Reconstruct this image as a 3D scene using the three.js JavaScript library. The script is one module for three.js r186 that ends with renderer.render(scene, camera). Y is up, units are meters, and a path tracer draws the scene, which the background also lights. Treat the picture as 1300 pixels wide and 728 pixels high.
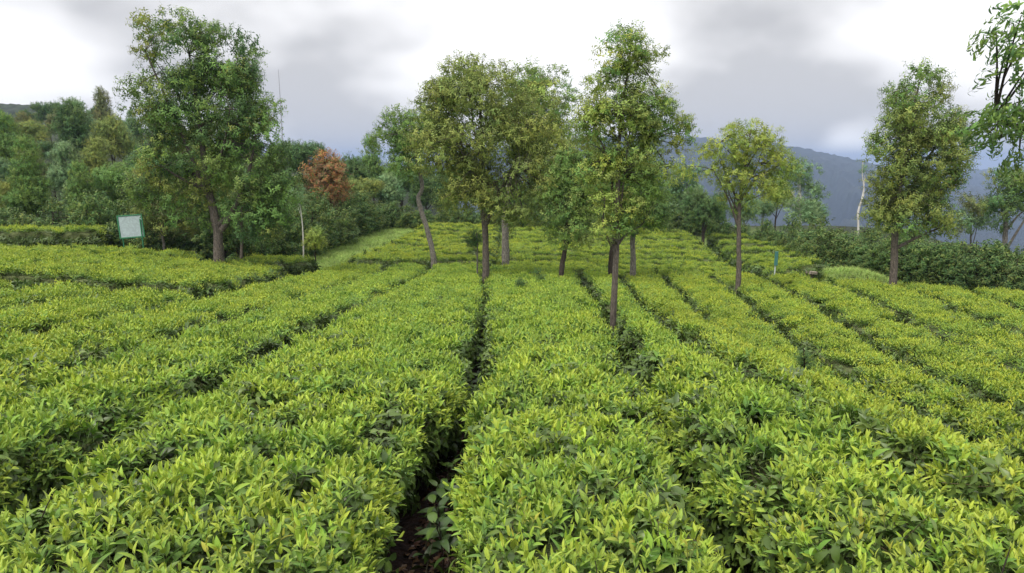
import * as THREE from 'three';
import { mergeGeometries } from 'three/addons/utils/BufferGeometryUtils.js';
import { createNoise2D, createNoise3D } from 'simplex-noise';

// ---------------------------------------------------------------- camera, sky, sun, exposure
const scene = new THREE.Scene();
const CAMY = 2.35, FPX = 863, PITCH = 10.5 * Math.PI / 180, CP = Math.cos(PITCH), SP = Math.sin(PITCH);
const camera = new THREE.PerspectiveCamera(2 * Math.atan(364 / FPX) * 180 / Math.PI, 1300 / 728, 0.05, 12000);
camera.position.set(0, CAMY, 0);
camera.rotation.x = -PITCH;

function rng(seed) { let s = seed | 0; return () => { s = (s + 0x6d2b79f5) | 0; let t = Math.imul(s ^ (s >>> 15), 1 | s); t = (t + Math.imul(t ^ (t >>> 7), 61 | t)) ^ t; return ((t ^ (t >>> 14)) >>> 0) / 4294967296; }; }
const N2 = createNoise2D(rng(11)), N3 = createNoise3D(rng(12));
const fbm3 = (x, y, z, o = 5) => { let a = 0, w = 0.5, f = 1; for (let i = 0; i < o; i++) { a += w * N3(x * f, y * f, z * f); w *= 0.5; f *= 2.03; } return a; };
const fbm2 = (x, y, o = 4) => { let a = 0, w = 0.5, f = 1; for (let i = 0; i < o; i++) { a += w * N2(x * f, y * f); w *= 0.5; f *= 2.03; } return a; };
const ss = (a, b, x) => { const u = Math.min(1, Math.max(0, (x - a) / (b - a))); return u * u * (3 - 2 * u); };
const lerp = (a, b, t) => a + (b - a) * t;
// a measured direction of the photograph -> a point of the place at forward distance D
function rayOf(px, py) { const yc = -(py - 364) / FPX; return [(px - 650) / FPX, yc * CP - SP, CP + yc * SP]; }
function at(px, py, D) { const [x, u, w] = rayOf(px, py); return new THREE.Vector3(x / w * D, CAMY + u / w * D, -D); }

const SKYK = 0.43;
{
  const W = 1024, Hh = 512, data = new Float32Array(W * Hh * 4);
  const dirOf = (px, py) => { const [x, u, w] = rayOf(px, py); const l = Math.hypot(x, u, w); return [x / l, u / l, -w / l]; };
  // cloud masses seen in the photograph: [direction, angular size, change of brightness]
  const masses = [[60, 85, 0.10, 0.40], [90, 5, 0.13, -0.45], [200, 20, 0.05, 0.2], [430, 120, 0.12, -0.32], [450, 185, 0.11, -0.55], [690, 40, 0.15, 0.6], [600, 95, 0.08, 0.3], [950, 40, 0.13, 0.05], [1000, 130, 0.11, -0.35], [900, 175, 0.13, -0.6],
    [1200, 20, 0.09, 0.4], [1075, 188, 0.03, 0.7], [1260, 210, 0.12, -0.5], [1130, 130, 0.07, -0.1], [640, 190, 0.12, -0.1]].map(([px, py, r, a]) => [dirOf(px, py), r, a]);
  for (let j = 0; j < Hh; j++) {
    const el = ((j + 0.5) / Hh - 0.5) * Math.PI, y = Math.sin(el), c = Math.cos(el);
    for (let i = 0; i < W; i++) {
      const az = ((i + 0.5) / W - 0.5) * 2 * Math.PI, x = c * Math.cos(az), z = c * Math.sin(az);
      const yy = Math.max(y, 0);
      const k = 1 / (yy + 0.35), n = fbm3(x * k * 0.9 + 3.1, yy * 2.4, z * k * 0.9 + 1.7, 6);
      const wob = 0.35 * fbm3(x * 7, yy * 14, z * 7, 4);
      let v = 0.70 + 0.78 * n + 0.26 * fbm3(x * 6 + 5, yy * 11, z * 6, 6);
      for (const [d, r, a] of masses) {
        const dx = x - d[0], dy = (y - d[1]) * 1.35, dz = z - d[2], q = (dx * dx + dy * dy + dz * dz) / (r * r) * (1 + wob);
        if (q < 9) v += a * Math.exp(-q);
      }
      v = lerp(v, 1.15 * ss(0.05, 0.95, v), 0.6);
      if (y < 0) v = 0.55;
      v = Math.min(1.15, Math.max(0.0, v));
      const o = (j * W + i) * 4;
      data[o] = SKYK * lerp(0.67, 1.43, v); data[o + 1] = SKYK * lerp(0.675, 1.425, v); data[o + 2] = SKYK * lerp(0.7, 1.44, v); data[o + 3] = 1;
    }
  }
  const t = new THREE.DataTexture(data, W, Hh, THREE.RGBAFormat, THREE.FloatType);
  t.mapping = THREE.EquirectangularReflectionMapping; t.magFilter = THREE.LinearFilter; t.minFilter = THREE.LinearFilter; t.wrapS = THREE.RepeatWrapping; t.needsUpdate = true;
  scene.background = t; scene.environment = t;
}
const sun = new THREE.DirectionalLight(new THREE.Color().setRGB(1, 0.95, 0.86), 1.5);
sun.position.set(-26, 60, 12); sun.target.position.set(0, 0, -18);
sun.castShadow = true; sun.shadow.radius = 55;
Object.assign(sun.shadow.camera, { left: -60, right: 60, top: 60, bottom: -60, near: 1, far: 200 }); sun.shadow.mapSize.set(4096, 4096);
scene.add(sun, sun.target);
scene.fog = new THREE.FogExp2(new THREE.Color().setRGB(0.5, 0.66, 1.0), 0.00027);
const EXPOSURE = 1.95;

// ---------------------------------------------------------------- helpers
const used = new Map();
function numbered(n) { const k = used.get(n) || 0; used.set(n, k + 1); return k ? `${n}_${String(k).padStart(3, '0')}` : n; }
function tag(o, label, category, group, kind) { o.userData = { label, category }; if (group) o.userData.group = group; if (kind) o.userData.kind = kind; return o; }
function thing(name, label, category, p, group) { const o = new THREE.Group(); o.name = numbered(name); o.position.copy(p); scene.add(o); return tag(o, label, category, group); }
function part(name, g, m, parent) { const o = new THREE.Mesh(g, m); o.name = name; o.castShadow = o.receiveShadow = true; parent.add(o); return o; }
function structure(name, g, m) { const o = new THREE.Mesh(g, m); o.name = name; o.castShadow = o.receiveShadow = true; o.userData.kind = 'structure'; scene.add(o); return o; }
const col = (r, g, b) => new THREE.Color().setRGB(r, g, b);
const UP = new THREE.Vector3(0, 1, 0), V = (x, y, z) => new THREE.Vector3(x, y, z);

// depth of the plucked tea table below the eye, and the soil under it
const TEA = 0.85;
function tableDrop(X, D) {
  let h = 1.35 + 0.14 * Math.min(D, 24);
  if (D > 24) h += 1.12 * (1 - Math.exp(-(D - 24) / 8));
  if (X > 0) h += 0.92 * ss(2.4, 5.2, X) * (1 - 0.7 * ss(9, 22, D)) + 0.5 * ss(12, 22, X) * ss(18, 26, D);
  else h -= 0.9 * ss(4, 18, -X);
  return h - 0.0265 * Math.min(D, 60);
}
function groundY(X, D) {
  let y = CAMY - tableDrop(Math.max(-30, Math.min(30, X)), Math.max(0, D)) - TEA;
  y += 0.05 * ss(20, 40, Math.hypot(X, D)) * fbm2(X * 0.09, D * 0.09, 3) * 6;
  const left = ss(-8, -24, X);
  y += left * ss(-0.3, -0.62, X / Math.max(D, 1)) * (0.05 * Math.max(0, Math.min(D, 220) - 34)) + ss(-26, -60, X) * 3;
  y -= (1 - left) * Math.min(240, 0.34 * Math.max(0, D - 62)) * ss(60, 75, D);
  y -= Math.min(240, 0.35 * Math.max(0, X - 34)) ;
  y += 1.05 * Math.exp(-Math.pow((X - 14.4) / 2.5, 2) - Math.pow((D - 28.6) / 2.4, 2));
  y -= left * Math.min(200, 0.3 * Math.max(0, D - 240));
  return y;
}
const gp = (X, D, dy = 0) => V(X, groundY(X, D) + dy, -D);

// ---------------------------------------------------------------- textures
function dataTex(n, f, srgb) {
  const d = new Uint8Array(n * n * 4);
  for (let j = 0; j < n; j++) for (let i = 0; i < n; i++) { const c = f(i / n, j / n), o = (j * n + i) * 4; d[o] = c[0]; d[o + 1] = c[1]; d[o + 2] = c[2]; d[o + 3] = 255; }
  const t = new THREE.DataTexture(d, n, n); t.wrapS = t.wrapT = THREE.RepeatWrapping; t.magFilter = THREE.LinearFilter; t.minFilter = THREE.LinearMipmapLinearFilter; if (srgb) t.colorSpace = THREE.SRGBColorSpace; t.needsUpdate = true; return t;
}
const tile3 = (u, v, f, o = 4) => { const a = u * 2 * Math.PI, b = v * 2 * Math.PI; return fbm3(Math.cos(a) * f + Math.cos(b) * f * 0.7, Math.sin(a) * f + Math.sin(b) * f * 0.7, Math.cos(b + 1) * f + Math.sin(a) * 0.3, o); };
const barkTex = dataTex(256, (u, v) => { const g = tile3(u, v, 2.4, 5), s = N3(Math.cos(u * 6.283) * 5, Math.sin(u * 6.283) * 5, v * 3), k = 165 + 70 * g + 30 * s; return [k, k, k]; }, true);
const soilTex = dataTex(512, (u, v) => { const g = tile3(u, v, 3, 6), k = 190 + 95 * g; return [k, k * 0.97, k * 0.93]; }, true);

// ---------------------------------------------------------------- materials
const physical = (c, o = {}) => new THREE.MeshPhysicalMaterial({ color: c, side: THREE.DoubleSide, vertexColors: true, roughness: 0.85, thickness: 0, ...o });
const M = {
  young: physical(col(1, 1, 1), { transmission: 0.26, roughness: 0.82, clearcoat: 0.2, clearcoatRoughness: 0.32 }),
  mature: physical(col(1, 1, 1), { transmission: 0.0, roughness: 0.4, specularIntensity: 0.85 }),
  crown: physical(col(1, 1, 1), { transmission: 0.32, roughness: 0.85, specularIntensity: 0.55, clearcoat: 0.05, clearcoatRoughness: 0.45 }),
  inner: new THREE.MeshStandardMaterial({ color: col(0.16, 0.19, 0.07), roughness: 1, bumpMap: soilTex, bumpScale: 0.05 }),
  wood: new THREE.MeshStandardMaterial({ color: col(0.11, 0.075, 0.05), roughness: 0.95, map: barkTex, bumpMap: barkTex, bumpScale: 0.012 }),
  bark: new THREE.MeshStandardMaterial({ color: col(0.34, 0.28, 0.235), roughness: 0.95, map: barkTex, bumpMap: barkTex, bumpScale: 0.02 }),
  barkDark: new THREE.MeshStandardMaterial({ color: col(0.15, 0.115, 0.09), roughness: 0.95, map: barkTex, bumpMap: barkTex, bumpScale: 0.02 }),
  barkPale: new THREE.MeshStandardMaterial({ color: col(0.52, 0.47, 0.41), roughness: 0.9, map: barkTex, bumpMap: barkTex, bumpScale: 0.015 }),
  barkWhite: new THREE.MeshStandardMaterial({ color: col(0.66, 0.63, 0.59), roughness: 0.9, bumpMap: barkTex, bumpScale: 0.01 }),
  grass: physical(col(1, 1, 1), { transmission: 0.3, roughness: 0.9 }),
};
const EYE = V(0, CAMY, 0);

// ---------------------------------------------------------------- leaves
// one blade: a V-folded, curling strip along +z, base at the origin
function leafGeo(len, wid, fold, curl, segs, c, tip = 0.75) {
  const p = [], cl = [], ix = [], uv = [];
  for (let i = 0; i <= segs; i++) {
    const t = i / segs, w = wid * 0.5 * Math.pow(Math.sin(Math.PI * Math.min(0.995, Math.pow(t, tip) * 0.97 + 0.02)), 0.85), a = curl * t;
    const z = len * (Math.abs(curl) < 1e-3 ? t : Math.sin(a) / curl), y = -len * (Math.abs(curl) < 1e-3 ? 0 : (1 - Math.cos(a)) / curl);
    p.push(-w, y + w * fold, z, 0, y, z, w, y + w * fold, z);
    uv.push(0, t, 0.5, t, 1, t);
    for (let k = 0; k < 3; k++) { const m = k === 1 ? 1.12 : 1; cl.push(c[0] * m, c[1] * m, c[2] * m); }
    if (i) { const b = (i - 1) * 3; ix.push(b, b + 1, b + 3, b + 1, b + 4, b + 3, b + 1, b + 2, b + 4, b + 2, b + 5, b + 4); }
  }
  const g = new THREE.BufferGeometry();
  g.setAttribute('position', new THREE.Float32BufferAttribute(p, 3)); g.setAttribute('color', new THREE.Float32BufferAttribute(cl, 3)); g.setAttribute('uv', new THREE.Float32BufferAttribute(uv, 2));
  g.setIndex(ix); g.computeVertexNormals(); return g;
}
const mat4 = new THREE.Matrix4();
function put(g, pos, yaw, pitch, roll = 0, s = 1) {
  const e = new THREE.Euler(-pitch, yaw, roll, 'YXZ');
  return g.applyMatrix4(mat4.compose(pos, new THREE.Quaternion().setFromEuler(e), V(s, s, s)));
}
const YOUNG = [[0.385, 0.485, 0.045], [0.28, 0.42, 0.038], [0.15, 0.28, 0.03]], MATURE = [[0.07, 0.13, 0.024], [0.09, 0.155, 0.028], [0.052, 0.1, 0.022]];
function shootLeaves(R, segs) {          // a tea flush: bud, two tender leaves, older leaves spreading below
  const L = [], yaw0 = R() * 6.28, n = 5 + (R() * 2 | 0);
  L.push(put(leafGeo(0.04, 0.009, 0.5, 0.2, segs, YOUNG[0]), V(0, 0.075, 0), yaw0, 1.3));
  for (let i = 0; i < n; i++) {
    const t = i / (n - 1), len = lerp(0.044, 0.082, Math.min(1, t * 1.25)) * (0.8 + 0.4 * R()), c = t < 0.35 ? YOUNG[0] : t < 0.75 ? YOUNG[1] : YOUNG[2];
    L.push(put(leafGeo(len, len * (0.3 + 0.09 * R()), 0.3 + 0.3 * R(), 0.15 + 0.7 * R(), segs, c), V(0, lerp(0.065, -0.03, t), 0), yaw0 + i * 2.4 + R() * 0.5, lerp(1.3, 0.5, t) + (R() - 0.5) * 0.45, (R() - 0.5) * 0.6));
  }
  return L;
}
function stick(h, r, c) {
  const g = new THREE.CylinderGeometry(r * 0.6, r, h, 4, 1, true).translate(0, 0.06 - h / 2, 0), n = g.attributes.position.count, a = new Float32Array(n * 3);
  for (let i = 0; i < n; i++) a.set(c, i * 3);
  g.setAttribute('color', new THREE.BufferAttribute(a, 3)); return g;
}
const Rl = rng(77);
const SHOOT_LEAVES = Array.from({ length: 5 }, () => shootLeaves(Rl, 5));
const SHOOT_STEM = stick(0.12, 0.0022, [0.16, 0.24, 0.05]);
const SHOOTS = SHOOT_LEAVES.map((l) => mergeGeometries([...l, SHOOT_STEM]));
function tuft(R, n, rad, segs) {           // several flushes standing together
  return mergeGeometries(Array.from({ length: n }, (_, i) => {
    const a = i * 2.4 + R() * 0.5, r = rad * Math.sqrt((i + 0.5 * R()) / n), k = 0.8 + 0.32 * R(), sc = 0.85 + 0.35 * R(), L = shootLeaves(R, segs); if (segs > 3) L.push(SHOOT_STEM.clone());
    const g = mergeGeometries(L).scale(sc, sc, sc).applyMatrix4(new THREE.Matrix4().makeRotationFromEuler(new THREE.Euler((R() - 0.5) * 0.7, R() * 6.28, (R() - 0.5) * 0.7))).translate(Math.cos(a) * r, (R() - 0.5) * 0.05, Math.sin(a) * r);
    const c = g.attributes.color; for (let j = 0; j < c.array.length; j++) c.array[j] *= k * (j % 3 === 0 ? 0.85 + 0.2 * R() : 1);
    return g;
  }));
}
const TUFTS_NEAR = Array.from({ length: 6 }, () => tuft(Rl, 9, 0.1, 5)), TUFTS_MID = Array.from({ length: 5 }, () => tuft(Rl, 10, 0.13, 3)), TUFTS = Array.from({ length: 5 }, () => tuft(Rl, 14, 0.17, 2));
function matureSprig(R, segs, n = 6, k = 1) {
  const L = [stick(0.14, 0.003, [0.09, 0.08, 0.04])];
  for (let i = 0; i < n; i++) { const len = (0.065 + 0.045 * R()) * k; L.push(put(leafGeo(len, len * 0.4, 0.25, 0.5 + 0.6 * R(), segs, MATURE[R() * 3 | 0]), V(0, 0.05 - 0.11 * i / n, 0), i * 2.4 + R() * 0.6, 0.55 - 0.5 * R(), (R() - 0.5) * 0.7)); }
  return mergeGeometries(L);
}
const bunch = (R, n, rad, f) => mergeGeometries(Array.from({ length: n }, (_, i) => { const a = i * 2.4, r = rad * Math.sqrt(i / n); return f().applyMatrix4(new THREE.Matrix4().makeRotationFromEuler(new THREE.Euler((R() - 0.5) * 1.4, R() * 6.28, (R() - 0.5) * 1.4))).translate(Math.cos(a) * r, (R() - 0.5) * 0.1, Math.sin(a) * r); }));
const SPRIGS = Array.from({ length: 4 }, () => bunch(Rl, 4, 0.1, () => matureSprig(Rl, 5))), SPRIGS_FAR = Array.from({ length: 3 }, () => bunch(Rl, 5, 0.16, () => matureSprig(Rl, 2, 7, 1.1)));

class Scatter {                          // collects placed copies, then makes one InstancedMesh for each variant
  constructor(geos, material) { this.geos = geos; this.m = material; this.list = geos.map(() => []); }
  add(v, pos, quat, s, c) { this.list[v % this.geos.length].push([pos, quat, s, c]); }
  build(name, parent, kind) {
    this.list.forEach((l, v) => {
      if (!l.length) return;
      const o = new THREE.InstancedMesh(this.geos[v], this.m, l.length); o.name = name; o.castShadow = o.receiveShadow = true;
      l.forEach(([p, q, s, c], i) => { o.setMatrixAt(i, mat4.compose(p, q, s.isVector3 ? s : V(s, s, s))); o.setColorAt(i, c); });
      if (kind) o.userData.kind = kind;
      parent.add(o);
    });
  }
}
const qTmp = new THREE.Quaternion();
function orient(n, yaw, tilt, R) {       // +y along n, jittered
  const d = n.clone().add(V((R() - 0.5) * tilt, (R() - 0.5) * tilt * 0.5, (R() - 0.5) * tilt)).normalize();
  return new THREE.Quaternion().setFromUnitVectors(UP, d).multiply(qTmp.setFromAxisAngle(UP, yaw).clone());
}
function inFrame(x, y, z, m) {           // within the picture plus a margin of m metres (what the photograph, or a step aside, can show)
  const D = -z, dy = y - CAMY, f = D * CP - dy * SP, u = dy * CP + D * SP;
  return f > 0.2 && Math.abs(x) < f * 0.755 + m && u > -f * 0.424 - m && u < f * 0.424 + m;
}

// ---------------------------------------------------------------- ground
{
  const p = [], c = [], uv = [], ix = [], radii = [0.0], NA = 220;
  for (let r = 0.6; r < 9000; r *= r < 60 ? 1.045 : 1.12) radii.push(r);
  const soil = [0.07, 0.036, 0.026], turf = [0.26, 0.41, 0.09], wood = [0.055, 0.085, 0.03];
  radii.forEach((r, j) => {
    for (let i = 0; i <= NA; i++) {
      const a = i / NA * 2 * Math.PI, X = r * Math.sin(a), D = r * Math.cos(a), n = fbm2(X * 0.25, D * 0.25, 4);
      p.push(X, groundY(X, D), -D); uv.push(X / 1.7, D / 1.7);
      let t = ss(-0.1, 0.25, Math.min(D - 27.5, 60 - D) * 0.12 + n * 0.5), w = ss(-0.3, 0.4, Math.max((-X - 12 - Math.max(0, 30 - D)) * 0.06, (D - 62) * 0.1, (X - 22) * 0.1) + n * 0.4);
      const k = 0.85 + 0.35 * n;
      for (let q = 0; q < 3; q++) c.push(lerp(lerp(soil[q], turf[q], t), wood[q], w) * k);
      if (j && i < NA) { const b = j * (NA + 1) + i; ix.push(b, b + 1, b - NA - 1, b + 1, b - NA, b - NA - 1); }
    }
  });
  const g = new THREE.BufferGeometry();
  g.setAttribute('position', new THREE.Float32BufferAttribute(p, 3)); g.setAttribute('color', new THREE.Float32BufferAttribute(c, 3)); g.setAttribute('uv', new THREE.Float32BufferAttribute(uv, 2)); g.setIndex(ix); g.computeVertexNormals();
  structure('ground', g, new THREE.MeshStandardMaterial({ vertexColors: true, map: soilTex, bumpMap: soilTex, bumpScale: 0.04, roughness: 1, side: THREE.DoubleSide }));
}
// mountains: [distance, ridge as measured bearings, depth of the slope, foot height, relief]
function mountain(name, D, ridge, depth, foot, relief, seed, c) {
  const p = [], uv = [], cl = [], ix = [], NX = 220, NY = 60;
  for (let j = 0; j <= NY; j++) for (let i = 0; i <= NX; i++) {
    const px = lerp(ridge[0][0], ridge[ridge.length - 1][0], i / NX); let k = 0; while (k < ridge.length - 2 && px > ridge[k + 1][0]) k++;
    const py = lerp(ridge[k][1], ridge[k + 1][1], (px - ridge[k][0]) / (ridge[k + 1][0] - ridge[k][0]));
    const top = at(px, py, D), t = j / NY, d = D - depth * (t - 0.15), X = top.x * d / D;
    const shape = t < 0.15 ? 1 - 0.15 * Math.pow(1 - t / 0.15, 2) : 1 - Math.pow((t - 0.15) / 0.85, 0.9);
    const spur = 1 - Math.abs(fbm2(X / depth * 5 + seed, d / depth * 1.6, 5)) * 2;
    const y = lerp(foot, top.y, shape) + relief * (spur - 0.6) * ss(0.12, 0.35, t) * 1.6 + relief * 0.10 * fbm2(X / depth * 40, d / depth * 40 + seed, 3) + relief * 0.05 * N2(X / depth * 160, seed);
    p.push(X, y, -d); uv.push(X / 60, d / 60);
    const n = 1 + 0.5 * fbm2(X / depth * 22 + 9, d / depth * 22, 4); cl.push(c[0] * n, c[1] * n, c[2] * n);
    if (i && j) { const b = j * (NX + 1) + i; ix.push(b, b - NX - 1, b - 1, b - 1, b - NX - 1, b - NX - 2); }
  }
  const g = new THREE.BufferGeometry();
  g.setAttribute('position', new THREE.Float32BufferAttribute(p, 3)); g.setAttribute('uv', new THREE.Float32BufferAttribute(uv, 2)); g.setAttribute('color', new THREE.Float32BufferAttribute(cl, 3)); g.setIndex(ix); g.computeVertexNormals();
  return structure(name, g, new THREE.MeshStandardMaterial({ vertexColors: true, map: soilTex, roughness: 1, side: THREE.DoubleSide }));
}
mountain('mountain', 2300, [[560, 196], [700, 180], [790, 172], [870, 174], [930, 178], [985, 183], [1020, 189], [1060, 197], [1110, 208], [1150, 217], [1210, 230], [1300, 252], [1500, 300]], 1700, -240, 60, 3, [0.035, 0.05, 0.035]);
mountain('mountain_001', 3600, [[200, 215], [330, 206], [400, 199], [455, 202], [500, 208], [600, 205], [700, 210], [900, 235]], 2200, -240, 60, 8, [0.035, 0.05, 0.035]);
mountain('mountain_002', 3300, [[1080, 225], [1180, 222], [1260, 214], [1340, 208], [1500, 215]], 1900, -240, 60, 15, [0.035, 0.05, 0.035]);
mountain('hill', 420, [[-260, 118], [-100, 122], [0, 131], [45, 134], [80, 141], [118, 148], [160, 158], [230, 176], [320, 204], [420, 224], [520, 240]], 260, -30, 6, 21, [0.055, 0.085, 0.034]);

// ---------------------------------------------------------------- tea hedges
// a hedge runs along p (metres), across q in -1..1; map(p, q) -> [X, D]; h(p) its height
const TINTS = Array.from({ length: 7 }, (_, i) => { const R = rng(400 + i); return col(0.78 + 0.4 * R(), 0.84 + 0.26 * R(), 0.7 + 0.5 * R()); });
const NEAR_LEAF = TINTS.map((t) => { const m = M.young.clone(); m.color.copy(t); return m; });
let hedgeSeed = 500;
function hedge({ map, p0, p1, h = TEA, label, near = 0, dry = 0, sides = 1, group = 'rows of plucked tea bushes across the slope' }) {
  const R = rng(hedgeSeed++), mid = map((p0 + p1) / 2, 0), org = gp(mid[0], mid[1]);
  const o = thing('tea_hedge', label, 'tea hedge', org, group);
  const n = 7, bump = (X, D) => 0.06 * N2(X * 1.3 + 7, D * 1.3) + 0.05 * N2(X * 3.1, D * 3.1 + 5) + 0.03 * N2(X * 6.5, D * 6.5 + 15);
  const endK = (p) => Math.pow(Math.max(0, 1 - Math.pow(Math.abs((2 * p - p0 - p1) / (p1 - p0 + 1e-6)), Math.max(6, (p1 - p0) * 9))), 1 / 6);
  const surf = (p, q, off = 0) => {      // point on the clipped table
    const [X, D] = map(p, q), k = Math.pow(Math.max(0, 1 - Math.pow(Math.abs(q), n)), 1 / n) * endK(p);
    return V(X, groundY(X, D) + Math.max(0.05, h * k + bump(X, D) * k - off), -D);
  };
  const widthAt = (p) => { const a = map(p, -1), b = map(p, 1); return Math.hypot(a[0] - b[0], a[1] - b[1]); };
  // woody inside, under the leaves
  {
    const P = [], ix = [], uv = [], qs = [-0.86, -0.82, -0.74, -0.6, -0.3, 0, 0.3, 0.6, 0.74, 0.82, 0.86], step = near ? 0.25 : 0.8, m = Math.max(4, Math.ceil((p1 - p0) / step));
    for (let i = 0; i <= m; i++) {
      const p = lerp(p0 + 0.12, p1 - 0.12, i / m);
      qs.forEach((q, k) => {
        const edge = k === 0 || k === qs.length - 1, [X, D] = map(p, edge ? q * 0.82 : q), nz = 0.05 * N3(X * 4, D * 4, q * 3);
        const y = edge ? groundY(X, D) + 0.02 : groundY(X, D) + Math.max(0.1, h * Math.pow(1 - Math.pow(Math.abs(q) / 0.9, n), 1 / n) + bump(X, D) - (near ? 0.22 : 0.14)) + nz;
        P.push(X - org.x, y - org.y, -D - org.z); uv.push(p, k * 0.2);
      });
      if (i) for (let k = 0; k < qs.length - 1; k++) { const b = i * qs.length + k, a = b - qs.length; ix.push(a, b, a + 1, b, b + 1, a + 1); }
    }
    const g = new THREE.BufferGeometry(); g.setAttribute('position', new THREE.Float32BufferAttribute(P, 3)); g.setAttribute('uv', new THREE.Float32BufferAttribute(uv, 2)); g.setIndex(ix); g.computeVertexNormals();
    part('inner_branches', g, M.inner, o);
  }
  const far = new Scatter(TUFTS, M.young), close = new Scatter(TUFTS_NEAR, M.young), middle = new Scatter(TUFTS_MID, M.young), single = new Scatter(SHOOTS, M.young), old = new Scatter(near ? SPRIGS : SPRIGS_FAR, M.mature), cand = [];
  const tint = (X, D) => { const a = N2(X * 0.55 + 40, D * 0.55), b = N2(X * 2.1, D * 2.1 + 30), k = 1 + 0.10 * a + 0.10 * b + 0.22 * (R() - 0.5), y = 0.10 * a + 0.12 * (R() - 0.5) + dry * (0.2 + 0.5 * Math.max(0, b)); return col(k * (1 + y), k * (1 + 0.15 * y), k * (0.9 + 0.4 * R() - 0.3 * dry)); };
  const dp = 0.5, Wm = widthAt((p0 + p1) / 2);
  for (let p = p0; p < p1; p += dp) {
    const c = map(p + dp / 2, 0), D = c[1], W = widthAt(p), y0 = groundY(c[0], D) + h;
    if (!inFrame(c[0], y0, -D, 2.2 + W)) continue;
    const lod = D < 6.5 ? 0 : D < 11 ? 1 : 2;
    const one = near && D < 3.3;
    const sc = lod === 0 ? 0.98 : lod === 1 ? 1.0 : D < 17 ? 1.0 : D < 26 ? 1.05 : D < 34 ? 1.1 : 1.22;
    const dens = one ? 320 : lod === 0 ? 43 : lod === 1 ? 32 : (D < 17 ? 22 : D < 26 ? 20 : D < 34 ? 18 : 14);
    const cnt = dens * W * dp * (0.9 + 0.2 * R());
    for (let i = 0; i < cnt; i++) {
      const pp = p + R() * dp, q = (R() * 2 - 1) * Math.max(0.6, 1 - 2 * (one ? 0.03 : lod === 0 ? 0.09 : lod === 1 ? 0.1 : 0.14 * sc) / W), pos = surf(pp, q, 0.035 + 0.05 * R() * R() - (R() < 0.08 ? 0.06 * R() : 0));
      const e = 0.02, nrm = surf(pp, Math.min(0.99, q + e)).sub(surf(pp, Math.max(-0.99, q - e))).cross(surf(pp + 0.05, q).sub(surf(pp - 0.05, q))).normalize(); if (nrm.y < 0) nrm.negate();
      nrm.lerp(UP, 0.55).normalize();
      const X = pos.x, Dd = -pos.z, g3 = N2(X * 1.9 + 60, Dd * 1.9) + 0.6 * N2(X * 5, Dd * 5 + 70);
      if (g3 > 0.62 && R() < 0.75) continue;                    // thin spots
      const quat = orient(nrm, R() * 6.283, 0.75, R), s = sc * (0.8 + 0.45 * R()), v = R() * 20 | 0;
      pos.sub(org);
      const rec = [v, pos, quat, s, tint(X, Dd)];
      if (one) { if (inFrame(pos.x + org.x, pos.y + org.y, pos.z + org.z, -0.05)) cand.push(rec); else single.add(...rec); }
      else (lod === 0 ? close : lod === 1 ? middle : far).add(...rec);
    }
    // mature leaves: below the flush and down the sides
    const md = lod === 0 ? 34 : lod === 1 ? 20 : 7, side = lod === 0 ? 44 : lod === 1 ? 26 : 20, ms = lod < 2 ? 0.95 : 1.05;
    for (let i = 0, c2 = md * W * dp; i < c2; i++) {
      const pp = p + R() * dp, q = (R() * 2 - 1) * 0.97, pos = surf(pp, q * 0.96, (lod === 2 ? 0.1 : R() < 0.12 ? 0.02 : 0.075) + 0.08 * R()).sub(org), k = 0.75 + 0.5 * R();
      old.add(R() * 20 | 0, pos, orient(UP, R() * 6.283, 0.9, R), ms * (0.8 + 0.4 * R()), col(k * 1.15, k, k));
    }
    for (const sd of [-1, 1]) for (let i = 0, c2 = side * sides * h * dp; i < c2; i++) {
      const pp = p + R() * dp, t = 0.12 + (lod === 2 ? 0.62 : 0.72) * Math.sqrt(R()), q = sd * Math.pow(1 - Math.pow(t, n), 1 / n) * (0.86 + 0.12 * t), [X, Dd] = map(pp, q), [X2, D2] = map(pp, q * 1.05);
      if (R() > endK(pp)) continue;
      const out = V(X2 - X, 0, -(D2 - Dd)).normalize(), pos = V(X, groundY(X, Dd) + t * h, -Dd).addScaledVector(out, (R() - 0.5) * 0.08).sub(org), k = 0.75 + 0.5 * R();
      const y = t > 0.66 && R() < 0.75;
      if (y && lod === 0) close.add(R() * 20 | 0, pos, orient(out.lerp(UP, 0.5).normalize(), R() * 6.283, 0.8, R), 0.75 + 0.35 * R(), tint(X, Dd));
      else old.add(R() * 20 | 0, pos, orient(out.lerp(UP, 0.35).normalize(), R() * 6.283, 1.0, R), ms * (0.8 + 0.45 * R()), col(k * 1.1, k, k));
    }
  }
  // the ends of a row are leafy too
  for (const [pe, sg] of [[p0, -1], [p1, 1]]) {
    const [X0, D0] = map(pe, 0); if (!inFrame(X0, groundY(X0, D0) + h, -D0, 2) || near) continue;
    const [X1, D1] = map(pe + sg * 0.3, 0), out = V(X1 - X0, 0, -(D1 - D0)).normalize();
    for (let i = 0; i < 9 * Wm * h * 2; i++) { const q = (R() * 2 - 1) * 0.9, t = 0.1 + 0.8 * R(), [X, D] = map(pe - sg * 0.08, q), k = 0.75 + 0.5 * R(); old.add(R() * 20 | 0, V(X, groundY(X, D) + t * h, -D).sub(org), orient(out.clone().lerp(UP, 0.4).normalize(), R() * 6.28, 1, R), 1.5, col(k, k, k)); }
  }
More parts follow.
